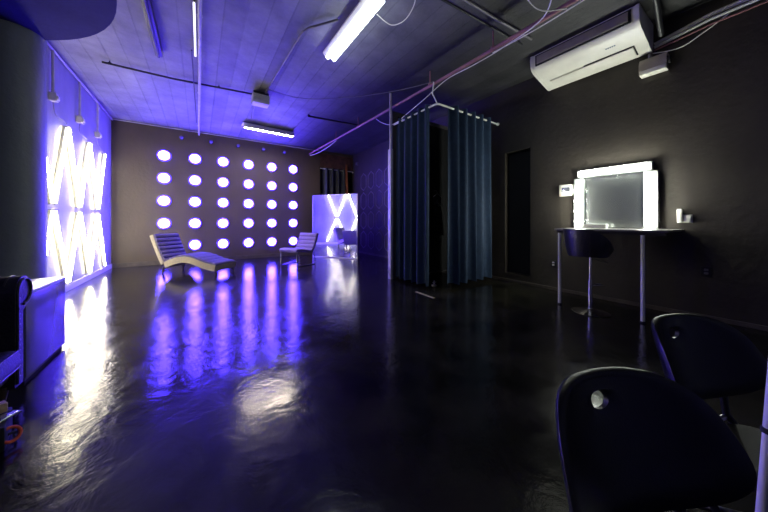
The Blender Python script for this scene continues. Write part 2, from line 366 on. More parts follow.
# ------------------------------------------------------------------ zigzag fluorescent battens
def batten(p0, p1, label):
    a = Vector((XL + .025, p0[0], p0[1])); c = Vector((XL + .025, p1[0], p1[1]))
    t = thing('fluorescent_tube', label, 'tube light', a, 0, 'zigzag fluorescent tubes')
    d = c - a; L = d.length; u = d.normalized(); ang = math.atan2(d.z, d.y)
    R = Matrix.Rotation(ang, 4, 'X')
    MB().box(-.022, .010, .02, L - .02, -.014, .014, .004, R).build('batten_housing', M_whitemetal, t)
    MB().tube([u * .04 + Vector((.030, 0, 0)), u * (L - .04) + Vector((.030, 0, 0))], .011, 12).build('tube', M_tube, t)
    for s in (.03, L - .03):
        MB().box(.008, .052, s - .012, s + .012, -.02, .02, .003, R).build('tube_holder', M_white, t)
    return t
h = .525
nm = ['first cross from the pier', 'second cross from the pier', 'third cross from the pier']
for i, y in enumerate((6.05, 7.10, 8.15)):
    for sy, sz, w1 in ((-1, 1, 'upper left'), (1, 1, 'upper right'), (-1, -1, 'lower left'), (1, -1, 'lower right')):
        e = .035
        if y - h < 5.7 and sy < 0: # cut short of the pier: the arm still starts at the cross
            batten((y + sy * .02, 1.37 + sz * .02), (y + sy * .40, 1.37 + sz * 1.03), 'lit white tube, %s arm of the %s' % (w1, nm[i]))
        else:
            batten((y + sy * .02, 1.37 + sz * .02), (y + sy * (h - .02), 1.37 + sz * (1.35 if sz > 0 else 1.24)), 'lit white tube, %s arm of the %s' % (w1, nm[i]))

# ------------------------------------------------------------------ round lamps on the back wall
def round_lamp():
    t = thing('wall_lamp', '', 'wall lamp', (0, YB, 0), 0, 'round lamps in rows on the back wall')
    R = Matrix.Rotation(PI / 2, 4, 'X')  # z -> -y
    MB().lathe([(0, 0), (.165, 0), (.17, .006), (.165, .022), (.14, .028), (0, .028)], 32, R).build('mounting_ring', M_violetring, t)
    MB().lathe([(.122, .026), (.124, .045), (.115, .060), (.09, .068), (.05, .072), (0, .072)], 32, R).build('lamp_glass', M_lamp, t)
    MB().lathe([(0, .070), (.045, .070), (.052, .076), (.045, .082), (0, .084)], 20, R).build('centre_cap', M_lamp, t)
    return t
L0 = round_lamp(); first = True
rown = ['top row', 'second row from the top', 'middle row', 'fourth row from the top', 'bottom row']
coln = ['leftmost column', 'second column from left', 'third column from left', 'third column from right', 'second column from right', 'rightmost column']
for c in range(6):
    for r in range(5):
        o = L0 if first else copy_tree(L0); first = False
        o.location = (-.80 + .688 * c, YB, 2.95 - .612 * r)
        o['label'] = 'glowing round violet-white wall lamp, %s, %s' % (rown[r], coln[c])
for i, x in enumerate((-.42, .27, .97, 1.68, 2.33)):
    t = thing('lamp_socket', 'small unlit dark lamp holder above the lamp rows, %s' % ['leftmost', 'second from left', 'middle one', 'second from right', 'rightmost'][i], 'lamp holder', (x, YB, 3.48), 0, 'unlit lamp holders along the wall top')
    MB().lathe([(0, 0), (.05, 0), (.05, .02), (.03, .03), (.035, .10), (.028, .11), (0, .11)], 16, Matrix.Rotation(PI / 2, 4, 'X')).build('holder', M_darkpipe, t)
    MB().sphere((0, -.13, 0), .045, n=14).build('bulb', M_violetring, t)

# ------------------------------------------------------------------ ceiling lamps and boxes
t = thing('ceiling_lamp', 'bright white double tube lamp on the ceiling near the camera', 'ceiling lamp', (1.62, 3.13, 3.66))
MB().prism([(-.11, 0), (-.06, -.05), (.06, -.05), (.11, 0), (.11, .02), (-.11, .02)], 'y', -.70, .70).build('housing', M_white, t)
MB().box(-.03, .03, -.5, .5, .02, .09).build('bracket', M_white, t)
for s in (-.05, .05):
    MB().tube([(s, -.66, -.062), (s, .66, -.062)], .026, 14).build('tube', M_ctube, t)
t = thing('ceiling_lamp', 'far tube lamp under a flat reflector before the lamp wall', 'ceiling lamp', (1.57, 7.78, 3.58), math.radians(3))
MB().box(-.66, .66, -.02, .24, .10, .125, .005).build('reflector_plate', M_whitemetal, t)
MB().box(-.64, .64, -.052, .052, .0, .11, .004).build('housing', M_whitemetal, t)
MB().box(-.62, .62, -.042, .042, -.004, .012, .002).build('tube', M_ftube, t)
for s in (-.63, .63): MB().box(s - .012, s + .012, -.052, .052, -.008, .03, .003).build('tube_holder', M_white, t)
for s in (-.4, .4): MB().tube([(s, .1, .12), (s, .1, .17)], .012, 8).build('bracket', M_conduit, t)
t = thing('louvred_box', 'small white louvred box under the purple ceiling', 'ceiling box', (1.0, 5.86, 3.53))
MB().box(-.14, .14, -.10, .10, .03, .19, .008).build('body', M_darkpipe, t)
b = MB()
for k in range(7): b.box(-.15, .15, -.125, -.105, -.03 + k * .024, -.014 + k * .024, .002)
b.box(-.15, -.14, -.13, .10, -.04, .14).box(.14, .15, -.13, .10, -.04, .14)
b.build('louvre', M_white, t)
MB().box(-.15, .15, -.13, .10, -.045, .03, .01).build('lens', M_white, t)
t = thing('ceiling_batten', 'unlit dark batten lamp at the top left of the ceiling', 'ceiling lamp', (-.51, 4.5, 3.68))
MB().box(-.045, .045, -1.2, .78, -.04, .07, .01).build('housing', M_darkpipe, t)
MB().tube([(0, -1.15, -.06), (0, .74, -.06)], .018, 10).build('tube', M_darkpipe, t)
t = thing('thin_tube_lamp', 'thin lit tube hanging beside the long pale ceiling pipe', 'tube light', (-.055, 4.38, 3.66))
MB().box(-.012, .012, -.62, .62, .015, .05, .002).build('housing', M_darkpipe, t)
MB().tube([(0, -.6, 0), (0, .6, 0)], .012, 10).build('tube', M_ledstrip, t)
for s in (-.5, .5): MB().tube([(0, s, .04), (0, s, .09)], .005, 6).build('bracket', M_darkpipe, t)

# ------------------------------------------------------------------ air conditioner
t = thing('air_conditioner', 'cream ceiling-hung air conditioner with grey intake grille', 'air conditioner', (4.3, 1.57, 3.368))
pr = [(0, .37), (-.015, .30), (0, .19), (.02, .155), (.07, .12), (.30, .06), (.52, .0), (.58, .0), (.61, .04), (.61, .37)]
MB().prism(pr, 'y', -.60, .60).build('body', M_white, t)
prs = [(-.012 + p[0] * 1.03, .004 + (p[1] - .0) * 1.0 - .006) for p in pr]
MB().prism(prs, 'y', -.635, -.60).build('end_cap', M_white, t)
MB().prism(prs, 'y', .60, .635).build('end_cap', M_white, t)
g = MB().box(-.022, .0, -.56, .56, .185, .345, .003).build('grille', M_black, t)
b = MB().box(-.030, -.018, -.535, .535, .205, .325, .002)
for k in range(9): b.box(-.033, -.028, -.535, .535, .210 + k * .0125, .214 + k * .0125)
b.build('slats', M_grille, g)
sl = math.atan2(-.12, .45)
b = MB().box(0, .17, -.50, .50, -.008, .004, .003, Matrix.Translation((.33, 0, .040)) @ Matrix.Rotation(-sl, 4, 'Y')); b.build('air_vane', M_white, t)
MB().box(0, .012, -.50, .04, -.006, .004, 0, Matrix.Translation((.315, 0, .050)) @ Matrix.Rotation(-sl, 4, 'Y')).build('vane_gap', M_black, t)
MB().box(0, .19, -.515, -.503, -.006, .004, 0, Matrix.Translation((.315, 0, .050)) @ Matrix.Rotation(-sl, 4, 'Y')).build('vane_gap', M_black, t)
b = MB()
for k in range(5): b.box(0, .018, -.36 + k * .022, -.345 + k * .022, -.004, .002, .001, Matrix.Translation((.17, 0, .090)) @ Matrix.Rotation(-sl, 4, 'Y'))
b.build('badge', M_logo, t)
t = thing('condensate_box', 'small cream box on the wall just below the air conditioner', 'wall box', (XR, .93, 3.10))
MB().prism([(0, 0), (-.09, 0), (-.12, .05), (-.12, .13), (-.08, .20), (0, .20)], 'y', -.13, .13).build('cover', M_grille, t)
MB().box(-.125, -.0, -.128, .128, -.012, .045, .008).build('base', M_white, t)
MB().lathe([(0, 0), (.05, 0), (.05, .03), (0, .03)], 16, Matrix.Translation((-.07, -.13, .1)) @ Matrix.Rotation(PI / 2, 4, 'X')).build('knob', M_black, t)
MB().tube([(-.06, .03, .20), (-.06, .03, .30)], .02, 8).build('pipe', M_conduit, t)
for k, (dz, dx, rr, mm, la) in enumerate(((0, 0, .022, M_whitemetal, 'upper white conduit along the right wall top'), (-.06, -.01, .018, M_whitemetal, 'lower white conduit along the right wall top'), (-.12, -.01, .010, M_redpipe, 'thin brown cable under the white conduits on the right wall'))):
    pipe('wall_conduit', [(XR - .05 + dx, -1.6, 3.62 + dz), (XR - .05 + dx, .45, 3.56 + dz), (XR - .06 + dx, .92, 3.46 + dz * .7)], rr, mm, la, 'pipe', group='conduits on the right wall')
wire([(XR - .05, .95, 3.36), (XR - .06, .7, 3.30), (XR - .06, .5, 3.38), (XR - .05, .3, 3.50)], .006, M_white, 'thin white wire sagging under the right wall conduits')

# ------------------------------------------------------------------ curtain booth
def curtain_mesh(A, B, z0, z1, folds, amp, m, name='curtain', thick=.006, flare=1.0, seed=1):
    rnd = random.Random(seed); A = Vector(A); B = Vector(B); d = B - A; L = d.length; u = d / L; n = Vector((-u.y, u.x))
    NU = folds * 16; NV = 22; bm = bmesh.new(); G = []
    ph = [rnd.uniform(-.5, .5) for _ in range(folds + 2)]; am = [rnd.uniform(.7, 1.3) for _ in range(folds + 2)]
    for side in (0, 1):
        g = []
        for j in range(NV + 1):
            v = j / NV; row = []
            for i in range(NU + 1):
                s = i / NU; f = s * folds; k = int(f); fr = f - k
                a0 = am[min(k, folds)] * (1 - fr) + am[min(k + 1, folds + 1)] * fr
                p0 = ph[min(k, folds)] * (1 - fr) + ph[min(k + 1, folds + 1)] * fr
                w1 = 1 - v
                off = amp * ((.9 + (a0 - 1) * (1 - w1 * .8)) * math.sin(2 * PI * f + p0 * v * 1.2) + .22 * v * math.sin(4 * PI * f + 1 + p0))
                sp = (s - .5) * L * (1 + (flare - 1) * v) + .5 * L + .03 * v * math.sin(2 * PI * f * .5 + p0)
                q = A + u * sp + n * (off + side * thick)
                row.append(bm.verts.new((q.x, q.y, z1 + (z0 - z1) * v + (.012 * math.sin(2 * PI * f) if j == NV else 0))))
            g.append(row)
        G.append(g)
    for side in (0, 1):
        for j in range(NV):
            for i in range(NU):
                f = (G[side][j][i], G[side][j][i + 1], G[side][j + 1][i + 1], G[side][j + 1][i])
                bm.faces.new(f if side else f[::-1])
    for j in range(NV):
        for i in (0, NU):
            f = (G[0][j][i], G[0][j + 1][i], G[1][j + 1][i], G[1][j][i]); bm.faces.new(f)
    for i in range(NU):
        for j in (0, NV):
            f = (G[0][j][i], G[0][j][i + 1], G[1][j][i + 1], G[1][j][i]); bm.faces.new(f)
    b = MB(); b._add(bm); return b.build(name, m)
ZR = 3.11; XC, YC = 3.24, 3.19
rail = thing('curtain_rail', 'white L-shaped curtain rail hung in front of the booth', 'curtain rail', (XC, YC, ZR))
MB().tube([(0, 1.20, 0), (0, .05, 0), (.015, .015, 0), (.05, 0, 0), (1.70, 0, 0)], .016, 10).build('rod', M_whitemetal, rail)
MB().tube([(0.01, .01, 0), (-.01, .10, .20), (0.02, .10, .40)], .011, 8).build('hanger', M_whitemetal, rail)
MB().lathe([(0, 0), (.035, 0), (.035, .01), (0, .01)], 14, Matrix.Translation((1.70, 0, 0)) @ Matrix.Rotation(-PI / 2, 4, 'Y')).build('wall_flange', M_whitemetal, rail)
o = curtain_mesh((XC, 4.31), (XC, 3.38), .06, ZR + .055, 5, .055, M_curtain, seed=3, flare=1.0)
tag(o, 'narrower dark blue curtain hanging left of the booth gap', 'curtain', 'booth curtains')
o = curtain_mesh((3.52, YC), (4.68, YC), .08, ZR + .055, 5, .065, M_curtain, seed=5, flare=1.03)
tag(o, 'wider dark blue curtain hanging right of the booth gap', 'curtain', 'booth curtains')
post = thing('post', 'pale vertical post standing left of the blue booth curtains', 'post', (3.19, 4.44, 0))
MB().box(-.03, .03, -.05, .05, 0, 2.62, .004).build('lower_cladding', M_lightpipe, post)
MB().tube([(0, 0, 2.60), (0, 0, ZC)], .024, 10).build('pipe', M_lightpipe, post)
MB().tube([(-.03, -.02, .05), (-.10, -.05, .20)], .008, 6).build('stay', M_lightpipe, post)
t = thing('sequin_dress', 'black dress with silver sequins hanging in the booth gap', 'dress', (4.33, 4.26, 1.2))
MB().tube([(-.12, 0, .50), (0, 0, .58), (.12, 0, .50)], .006, 6).tube([(0, 0, .58), (0, 0.02, .64), (0.02, .125, .66)], .004, 6).build('clothes_hanger', M_steel, t)
b = bmesh.new(); prof = [(.50, .12, .03), (.42, .13, .05), (.25, .11, .05), (.05, .14, .07), (-.35, .19, .09)]; rg = []
for z, a, c in prof: rg.append([b.verts.new((a * math.cos(2 * PI * k / 24), c * math.sin(2 * PI * k / 24), z)) for k in range(24)])
for A, B in zip(rg, rg[1:]):
    for k in range(24): b.faces.new((A[k], A[(k + 1) % 24], B[(k + 1) % 24], B[k]))
b.faces.new(rg[0]); b.faces.new(rg[-1][::-1]); mb = MB(); mb._add(b); mb.build('dress', M_blackcloth, t)
b = MB()
for k in range(26):
    z = random.uniform(.1, .47); x = random.uniform(-.11, .11); s = random.uniform(.010, .022)
    b.sphere((x, -.055 + .03 * (x / .12) ** 2, z), s, (1, .4, 1), 8)
b.build('sequins', M_silver, t)
t = thing('floor_clip', 'small metal stand foot at the bottom of the booth gap', 'stand foot', (3.50, 3.52, 0))
MB().lathe([(0, 0), (.05, 0), (.05, .012), (.015, .03), (.012, .09), (0, .095)], 14).build('foot', M_steel, t)
MB().tube([(-.04, 0, .06), (.05, 0, .06)], .008, 6).build('cross_pin', M_steel, t)
tag(MB().box(-.22, .22, -.022, .022, .0005, .0035, 0, Matrix.Translation((2.93, 3.16, 0)) @ Matrix.Rotation(math.radians(-93), 4, 'Z')).build('floor_tape', M_tape), 'short yellowed tape strip on the floor before the booth', 'tape')

o = curtain_mesh((3.34, 4.385), (4.90, 4.385), .03, 3.3, 7, .012, M_blackcloth, seed=12)  # added cloth, keeps the gap between the curtains black
tag(o, 'added black cloth that darkens the booth gap from behind', 'curtain')
# alcove curtain in the back wall opening
rod = thing('curtain_rail', 'thin pale rail across the opening behind the standing mirror', 'curtain rail', (3.61, YB - .02, 3.10))
MB().tube([(.0, 0, 0), (1.32, 0, 0)], .014, 8).build('rod', M_whitemetal, rod)
MB().sphere((1.32, -.0, -.02), .03, n=10).build('finial', M_whitemetal, rod)
tag(curtain_mesh((3.68, YB - .02), (4.62, YB - .02), .04, 3.14, 4, .05, M_alcovecurt, seed=9), 'charcoal curtain hanging behind the standing mirror', 'curtain')
tag(MB().prism([(4.69, .3), (4.76, .3), (4.74, 1.8), (4.68, 3.35), (4.60, 3.35), (4.65, 1.8)], 'y', YB - .05, YB - .035).build('hanging_strap', M_orangecord), 'orange-brown strap hanging beside the charcoal curtain', 'strap')
tag(MB().box(-.05, .05, -.03, .03, 0, .09, .006, Matrix.Translation((XR - .03, 9.0, 3.3))).build('wall_bracket', M_conduit), 'small grey bracket high on the wall right of the charcoal curtain', 'bracket')

# ------------------------------------------------------------------ standing mirror
A = Vector((3.12, 8.77)); B = Vector((4.00, 7.35)); d = B - A; ang = math.atan2(d.y, d.x); Lm = d.length
t = thing('standing_mirror', 'large unframed mirror standing on the floor reflecting the tubes', 'mirror', (A.x, A.y, 0), ang)
MB().box(0, Lm, -.004, .0, .03, 2.02).build('mirror_glass', M_mirror, t, smooth=False)
b = MB().box(-.02, 0, -.008, .03, .0, 2.03).box(Lm, Lm + .02, -.008, .03, .0, 2.03).box(-.02, Lm + .02, -.008, .03, 0, .03).box(-.02, Lm + .02, -.008, .03, 2.02, 2.035)
b.build('edge_strip', M_steel, t)
MB().box(0, Lm, .0, .025, .03, 2.02).build('backing_board', M_black, t)
for s in (.3, Lm - .3): MB().tube([(s, .03, 1.4), (s, .4, .02)], .015, 8).build('prop_leg', M_darkpipe, t)

# ------------------------------------------------------------------ channelled cushions
def catmull(P, n):
    out = []; P = [Vector(p) for p in P]
    for i in range(len(P) - 1):
        p0 = P[i - 1] if i else P[0] * 2 - P[1]; p3 = P[i + 2] if i + 2 < len(P) else P[-1] * 2 - P[-2]
        for k in range(n):
            t = k / n
            out.append(.5 * ((2 * P[i]) + (P[i + 1] - p0) * t + (2 * p0 - 5 * P[i] + 4 * P[i + 1] - p3) * t * t + (3 * P[i] - p0 - 3 * P[i + 1] + p3) * t ** 3))
    out.append(P[-1]); return out
def slab(curve, w, up, down, chans, depth=.014, n=None, inset=0):
    """curve: list of (x,z); extruded along y from 0..w; top offset 'up', bottom offset 'down'; channels across the width"""
    C = [Vector((p[0], p[1])) for p in curve]; N = len(C); Ls = [0]
    for a, c in zip(C, C[1:]): Ls.append(Ls[-1] + (c - a).length)
    T = Ls[-1]
    def at(s):
        for i in range(N - 1):
            if Ls[i + 1] >= s - 1e-9:
                f = (s - Ls[i]) / max(1e-9, Ls[i + 1] - Ls[i]); p = C[i].lerp(C[i + 1], f)
                t = (C[min(N - 1, i + 2)] - C[max(0, i - 1)]).normalized(); return p, Vector((-t.y, t.x))
    per = 10; NS = max(1, chans) * per; bm = bmesh.new(); top = []; bot = []
    NY = 8
    for i in range(NS + 1):
        s = T * i / NS; p, nn = at(min(s, T * .99999))
        if nn.y < 0 and False: nn = -nn
        bulge = depth * (abs(math.sin(PI * i / per)) ** .45) if chans else depth
        e = min(1, min(s, T - s) / .03 + .25) ** .5
        rt = []; rb = []
        for j in range(NY + 1):
            v = j / NY; y = inset + (w - 2 * inset) * v
            ey = min(1, min(v, 1 - v) * NY * .5 + .35)
            q = p + nn * ((up - depth + bulge) * (1 - (1 - ey) * .35) * (.55 + .45 * e)); r2 = p - nn * down
            rt.append(bm.verts.new((q.x, y, q.y))); rb.append(bm.verts.new((r2.x, y, r2.y)))
        top.append(rt); bot.append(rb)
    for i in range(NS):
        for j in range(NY):
            bm.faces.new((top[i][j], top[i + 1][j], top[i + 1][j + 1], top[i][j + 1]))
            bm.faces.new((bot[i][j], bot[i][j + 1], bot[i + 1][j + 1], bot[i + 1][j]))
        bm.faces.new((top[i][0], bot[i][0], bot[i + 1][0], top[i + 1][0]))
        bm.faces.new((top[i][NY], top[i + 1][NY], bot[i + 1][NY], bot[i][NY]))
    for i in (0, NS):
        for j in range(NY): bm.faces.new((top[i][j], top[i][j + 1], bot[i][j + 1], bot[i][j]))
    b = MB(); b._add(bm); return b
def legmb(x, y, z1, dx, dy, r0=.028, r1=.018): return MB().tube([(x, y, z1), (x + dx, y + dy, 0)], [r0, r1], 8)

# chaise longue
az = math.atan2(6.71 - 7.65, .26 + .69)
t = thing('chaise_longue', 'beige chaise longue with channelled cushions before the lamp wall', 'chaise longue', (-.69, 7.65, 0), az)
W = .56
seat = catmull([(.06, .26), (.28, .34), (.54, .395), (.80, .365), (1.08, .275), (1.36, .225)], 8)
back = catmull([(-.24, .87), (-.15, .66), (-.05, .45), (.06, .25)], 8)
slab(seat, W, .060, .0, 9, .026).build('seat_cushion', M_lounge, t)
slab(seat, W + .03, .012, .12, 0, .002, inset=-.015).build('seat_frame', M_beige, t)
slab(back, W, .070, .0, 7, .036).build('back_cushion', M_lounge, t)
slab(back, W + .03, .012, .075, 0, .002, inset=-.015).build('back_frame', M_beige, t)
for x, y, dx, dy in ((.02, .04, -.03, -.01), (.02, W - .04, -.03, .01), (1.30, .04, .05, -.01), (1.30, W - .04, .05, .01)):
    legmb(x, y, .17, dx, dy).build('leg', M_legwood, t)

# lounge chair
P1 = Vector((1.76, 7.54)); P2 = Vector((2.04, 6.85)); d = P2 - P1
az = math.atan2(d.y, d.x) + PI / 2   # local x axis: from front edge to back
t = thing('lounge_chair', 'low armless chair with channelled cushions on a tubular frame', 'chair', (P1.x, P1.y, 0), az)
Wc = d.length - .05
off = Matrix.Translation((0, 0, 0))
seatc = catmull([(0.0, .375), (.06, .42), (.25, .405), (.50, .345)], 8)
backc = catmull([(.50, .345), (.59, .48), (.66, .66), (.72, .84)], 8)
def flip(b):  # width runs towards the camera (negative local y)
    for v in b.bm.verts: v.co.y = -v.co.y
    return b
flip(slab(seatc, Wc, .045, .02, 5, .026)).build('seat_cushion', M_chairfab, t)
bc = flip(slab([(p[0], p[1]) for p in backc], Wc, .055, .03, 5, .036)); bc.build('back_cushion', M_chairfab, t)
for y in (-.02, -Wc + .02):
    MB().tube([(.03, y, .385), (.03, y, .02), (.05, y, .012), (.62, y, .012), (.66, y, .02), (.58, y, .33)], .012, 8).build('side_frame', M_chrome, t)
for x, z in ((.04, .375), (.60, .33)):
    MB().tube([(x, -.02, z), (x, -Wc + .02, z)], .011, 8).build('cross_bar', M_chrome, t)

# ------------------------------------------------------------------ laminate box, armchair, bits at the left
t = thing('display_box', 'square box with a white lid beside the black armchair', 'box', (-1.03, 3.73, 0))
MB().box(-.68, .0, -.68, .0, .03, .62, .004).build('carcass', M_darklam, t)
MB().box(-.69, .006, -.69, .006, .62, .645, .003).build('lid', M_laminate, t)
MB().box(-.66, -.015, -.66, -.015, 0, .03).build('plinth', M_black, t)

t = thing('armchair', 'black leather scroll-arm armchair at the left edge', 'armchair', (-.98, 2.42, 0))
def arm(y0, s):
    # scroll profile in (y,z): column with an outward roll
    pr = [(y0 - s * .05, .08), (y0 - s * .05, .60)] + [(y0 + s * .045 + math.cos(a) * .105 * (-s), .66 + math.sin(a) * .105) for a in [math.radians(d) for d in range(150, -61, -15)][::1]]
    pr = [(y0 - s * .055, .08), (y0 - s * .055, .62)]
    for dg in range(0, 241, 15):
        a = math.radians(180 - dg); pr.append((y0 + s * (.05 + .105 * math.cos(a)), .685 + .105 * math.sin(a)))
    pr += [(y0 + s * .045, .56), (y0 + s * .045, .08)]
    return MB().prism(pr, 'x', -.80, 0)
for y0, s, nm_ in ((.40, 1, 'arm'), (-.50, -1, 'arm')):
    a_ = arm(y0, s).build('arm', M_blackleather, t)
    b = MB().tube([(.004, y0 - s * .035, .10), (.004, y0 - s * .035, .62)] + [(.004, y0 + s * (.05 + .085 * math.cos(math.radians(180 - q))), .685 + .085 * math.sin(math.radians(180 - q))) for q in range(0, 300, 20)], .008, 6)
    b.build('piping', M_blackleather, a_)
    b = MB()
    for k in range(16): b.sphere((.004, y0 - s * .012, .14 + k * .034), .0065, n=8)
    b.build('stud_row', M_steel, a_)
    b = MB()
    for k in range(9):
        b.tube([(-.05 - k * .06, y0 + s * (.05 + .107 * math.cos(math.radians(q))), .685 + .107 * math.sin(math.radians(q))) for q in range(30, 165, 15)], .005, 5)
    b.build('pleats', M_blackleather, a_)
MB().box(-.80, -.02, -.45, .35, .135, .205, .02).build('seat_base', M_blackleather, t)
b = MB().box(-.76, .04, -.44, .34, .21, .345, .045); c_ = b.build('seat_cushion', M_blackleather, t)
MB().tube([(.028, -.40, .332), (.028, .31, .332)], .007, 6).tube([(.028, -.40, .225), (.028, .31, .225)], .007, 6).build('piping', M_blackleather, c_)
MB().prism([(-.95, .10), (-1.12, 1.0), (-1.02, 1.06), (-.90, 1.0), (-.72, .45), (-.72, .10)], 'y', -.50, .40).build('backrest', M_blackleather, t)
for x, y in ((-.06, -.45), (-.06, .36), (-.85, -.45), (-.85, .36)):
    MB().lathe([(0, .10), (.035, .10), (.028, .06), (.018, 0), (0, 0)], 12, Matrix.Translation((x, y, 0))).build('leg', M_legwood, t)
t = thing('equipment_case', 'low black case on the floor before the armchair', 'case', (-.95, 2.27, 0), .25)
MB().box(-.12, .12, -.12, .12, 0, .125, .01).build('body', M_black, t)
MB().tube([(.12, -.04, .045), (.14, -.03, .045), (.14, .03, .045), (.12, .04, .045)], .006, 6).build('handle', M_black, t)
tag(MB().box(-.04, .05, -.025, .025, .0, .05, .004, Matrix.Translation((-.91, 2.34, .128)) @ Matrix.Rotation(.6, 4, 'Z')).build('wooden_block', M_tan), 'tan wooden block lying on the low black case', 'block')
tag(MB().box(-.06, .06, -.03, .03, .0, .010, .003, Matrix.Translation((-.85, 2.27, .1285)) @ Matrix.Rotation(.9, 4, 'Z')  ).build('silver_plate', M_silver), 'flat silver plate lying beside the tan wooden block', 'plate')
rp = [(.034 * math.cos(2 * PI * k / 28), .034 * math.sin(2 * PI * k / 28), 0) for k in range(28)]
o = MB().tube(rp, .0075, 8, closed=True).build('orange_ring', M_orange); o.location = (-.80, 2.22, .062); o.rotation_euler = (math.radians(62), 0, math.radians(50))
tag(o, 'orange rubber ring leaning on the low black case', 'ring')

# ------------------------------------------------------------------ vanity
t = thing('vanity_table', 'narrow wall-mounted vanity table with two white legs', 'table', (XR - .003, 1.25, 0))
MB().box(-.83, 0, -.58, .54, 1.035, 1.06, .004).build('table_top', M_tablewood, t)
MB().box(-.80, -.78, -.56, .52, 1.0, 1.035).build('apron', M_black, t)
for y in (.49, -.37): MB().tube([(-.78, y, 0), (-.78, y, 1.035)], .020, 12).build('leg', M_whitemetal, t)
for y in (.49, -.37): MB().lathe([(0, 0), (.026, 0), (.026, .02), (0, .02)], 12, Matrix.Translation((-.78, y, 0))).build('foot_cap', M_black, t)
t = thing('vanity_mirror', 'rectangular mirror with lit bulb panels on three sides', 'mirror', (XR, 1.36, 1.06))
MB().box(-.035, -.015, -.34, .36, .01, .78).build('mirror_glass', M_vmirror, t, smooth=False)
MB().box(-.015, 0, -.36, .38, 0, .80).build('backing_board', M_black, t)
PANELS = [((-.07, 0, .345, .475, .01, .765), [(.41, .10), (.41, .26), (.41, .42), (.41, .58)]),
          ((-.07, 0, -.475, -.335, .0, .76), [(-.405, .10), (-.405, .27), (-.405, .45), (-.405, .62)]),
          ((-.09, 0, -.42, .42, .775, .885), [(.34, .83), (.17, .83), (.0, .83), (-.17, .83), (-.34, .83)])]
for (x0, x1, y0, y1, z0, z1), bl in PANELS:
    p = MB().box(x0, x1, y0, y1, z0, z1, .004).build('bulb_panel', M_panel, t)
    for y, z in bl:
        MB().lathe([(0, 0), (.022, 0), (.022, .018), (0, .018)], 12, Matrix.Translation((x0, y, z)) @ Matrix.Rotation(-PI / 2, 4, 'Y')).sphere((x0 - .045, y, z), .033, n=14).build('bulb', M_bulb, p)
t = thing('thermostat', 'white wall box left of the vanity mirror', 'wall box', (XR, 1.96, 1.575))
MB().box(-.035, 0, -.10, .10, 0, .18, .005).build('cover', M_white, t)
MB().box(-.037, -.034, -.06, .06, .07, .14, .001).build('screen', M_silver, t)
MB().box(-.038, -.034, .06, .095, .01, .025, .001).build('mark', M_tan, t)
t = thing('tissue_box', 'low white box on the vanity before the mirror', 'box', (4.80, 1.52, 1.06))
MB().box(-.05, .05, -.13, .13, 0, .055, .004).build('body', M_laminate, t)
MB().box(-.052, .052, -.132, .132, .04, .058, .003).build('lid', M_laminate, t)
t = thing('wall_socket', 'white wall socket with two plugs right of the vanity mirror', 'socket', (XR, .66, 1.14))
MB().box(-.012, 0, -.065, .065, 0, .10, .003).build('plate', M_white, t)
MB().box(-.06, -.012, .015, .06, .01, .17, .005).build('adapter', M_white, t)
MB().box(-.05, -.012, -.055, .0, .01, .085, .005).build('plug', M_white, t)
for y, z, la in ((.49, .50, 'dark wall socket low on the wall right of the vanity'), (2.16, .38, 'dark wall socket low on the wall left of the vanity')):
    t = thing('wall_socket', la, 'socket', (XR, y, z))
    MB().box(-.01, 0, -.045, .045, 0, .12, .003).build('plate', M_black, t)
    for k in (.032, .072): MB().box(-.014, -.008, -.017, .017, k, k + .026, .005).build('outlet', M_white if y > 1 else M_conduit, t)

# bar stool
t = thing('bar_stool', 'black bucket-seat bar stool on a chrome pedestal by the vanity', 'bar stool', (4.11, 1.36, 0), math.radians(-16))
MB().lathe([(0, 0), (.20, 0), (.205, .006), (.19, .014), (.08, .028), (.035, .05), (.03, .06), (0, .06)], 40).build('base', M_chrome, t)
MB().tube([(0, 0, .05), (0, 0, .42)], .026, 16).tube([(0, 0, .42), (0, 0, .72)], .017, 14).build('column', M_chrome, t)
MB().tube([(0, 0, .34), (.16, -.05, .34), (.20, 0, .34), (.16, .05, .34), (0, 0, .34)], .009, 8).build('footrest', M_chrome, t)
MB().tube([(0, -.01, .69), (.04, -.12, .66), (.05, -.17, .65)], .006, 6).build('lever', M_chrome, t)
bm = bmesh.new(); rows = []
NA = 30
for side in (0, 1):
    g = []
    for j in range(9):
        v = j / 8; row = []
        for i in range(NA + 1):
            a = math.radians(58 + (302 - 58) * i / NA)
            r = (.255 if side == 0 else .22) - .05 * (1 - v) ** 1.6
            edge = min(i, NA - i) / (NA * .32); hh = .33 * min(1, edge ** .6 if edge > 0 else 0) if edge < 1 else .33
            hh = max(hh, .10)
            z = .72 + (hh + .01) * v
            row.append(bm.verts.new((r * math.cos(a) - .05, r * 1.0 * math.sin(a), z)))
        g.append(row)
    rows.append(g)
for side in (0, 1):
    for j in range(8):
        for i in range(NA): bm.faces.new((rows[side][j][i], rows[side][j][i + 1], rows[side][j + 1][i + 1], rows[side][j + 1][i]))
for i in range(NA):
    for j in (0, 8): bm.faces.new((rows[0][j][i], rows[0][j][i + 1], rows[1][j][i + 1], rows[1][j][i]))
for i in (0, NA):
    for j in range(8): bm.faces.new((rows[0][j][i], rows[0][j + 1][i], rows[1][j + 1][i], rows[1][j][i]))
mb = MB(); mb._add(bm); mb.build('backrest', M_blackleather, t)
MB().lathe([(0, .715), (.17, .72), (.20, .745), (.20, .79), (.17, .81), (0, .815)], 32).build('seat', M_blackleather, t)

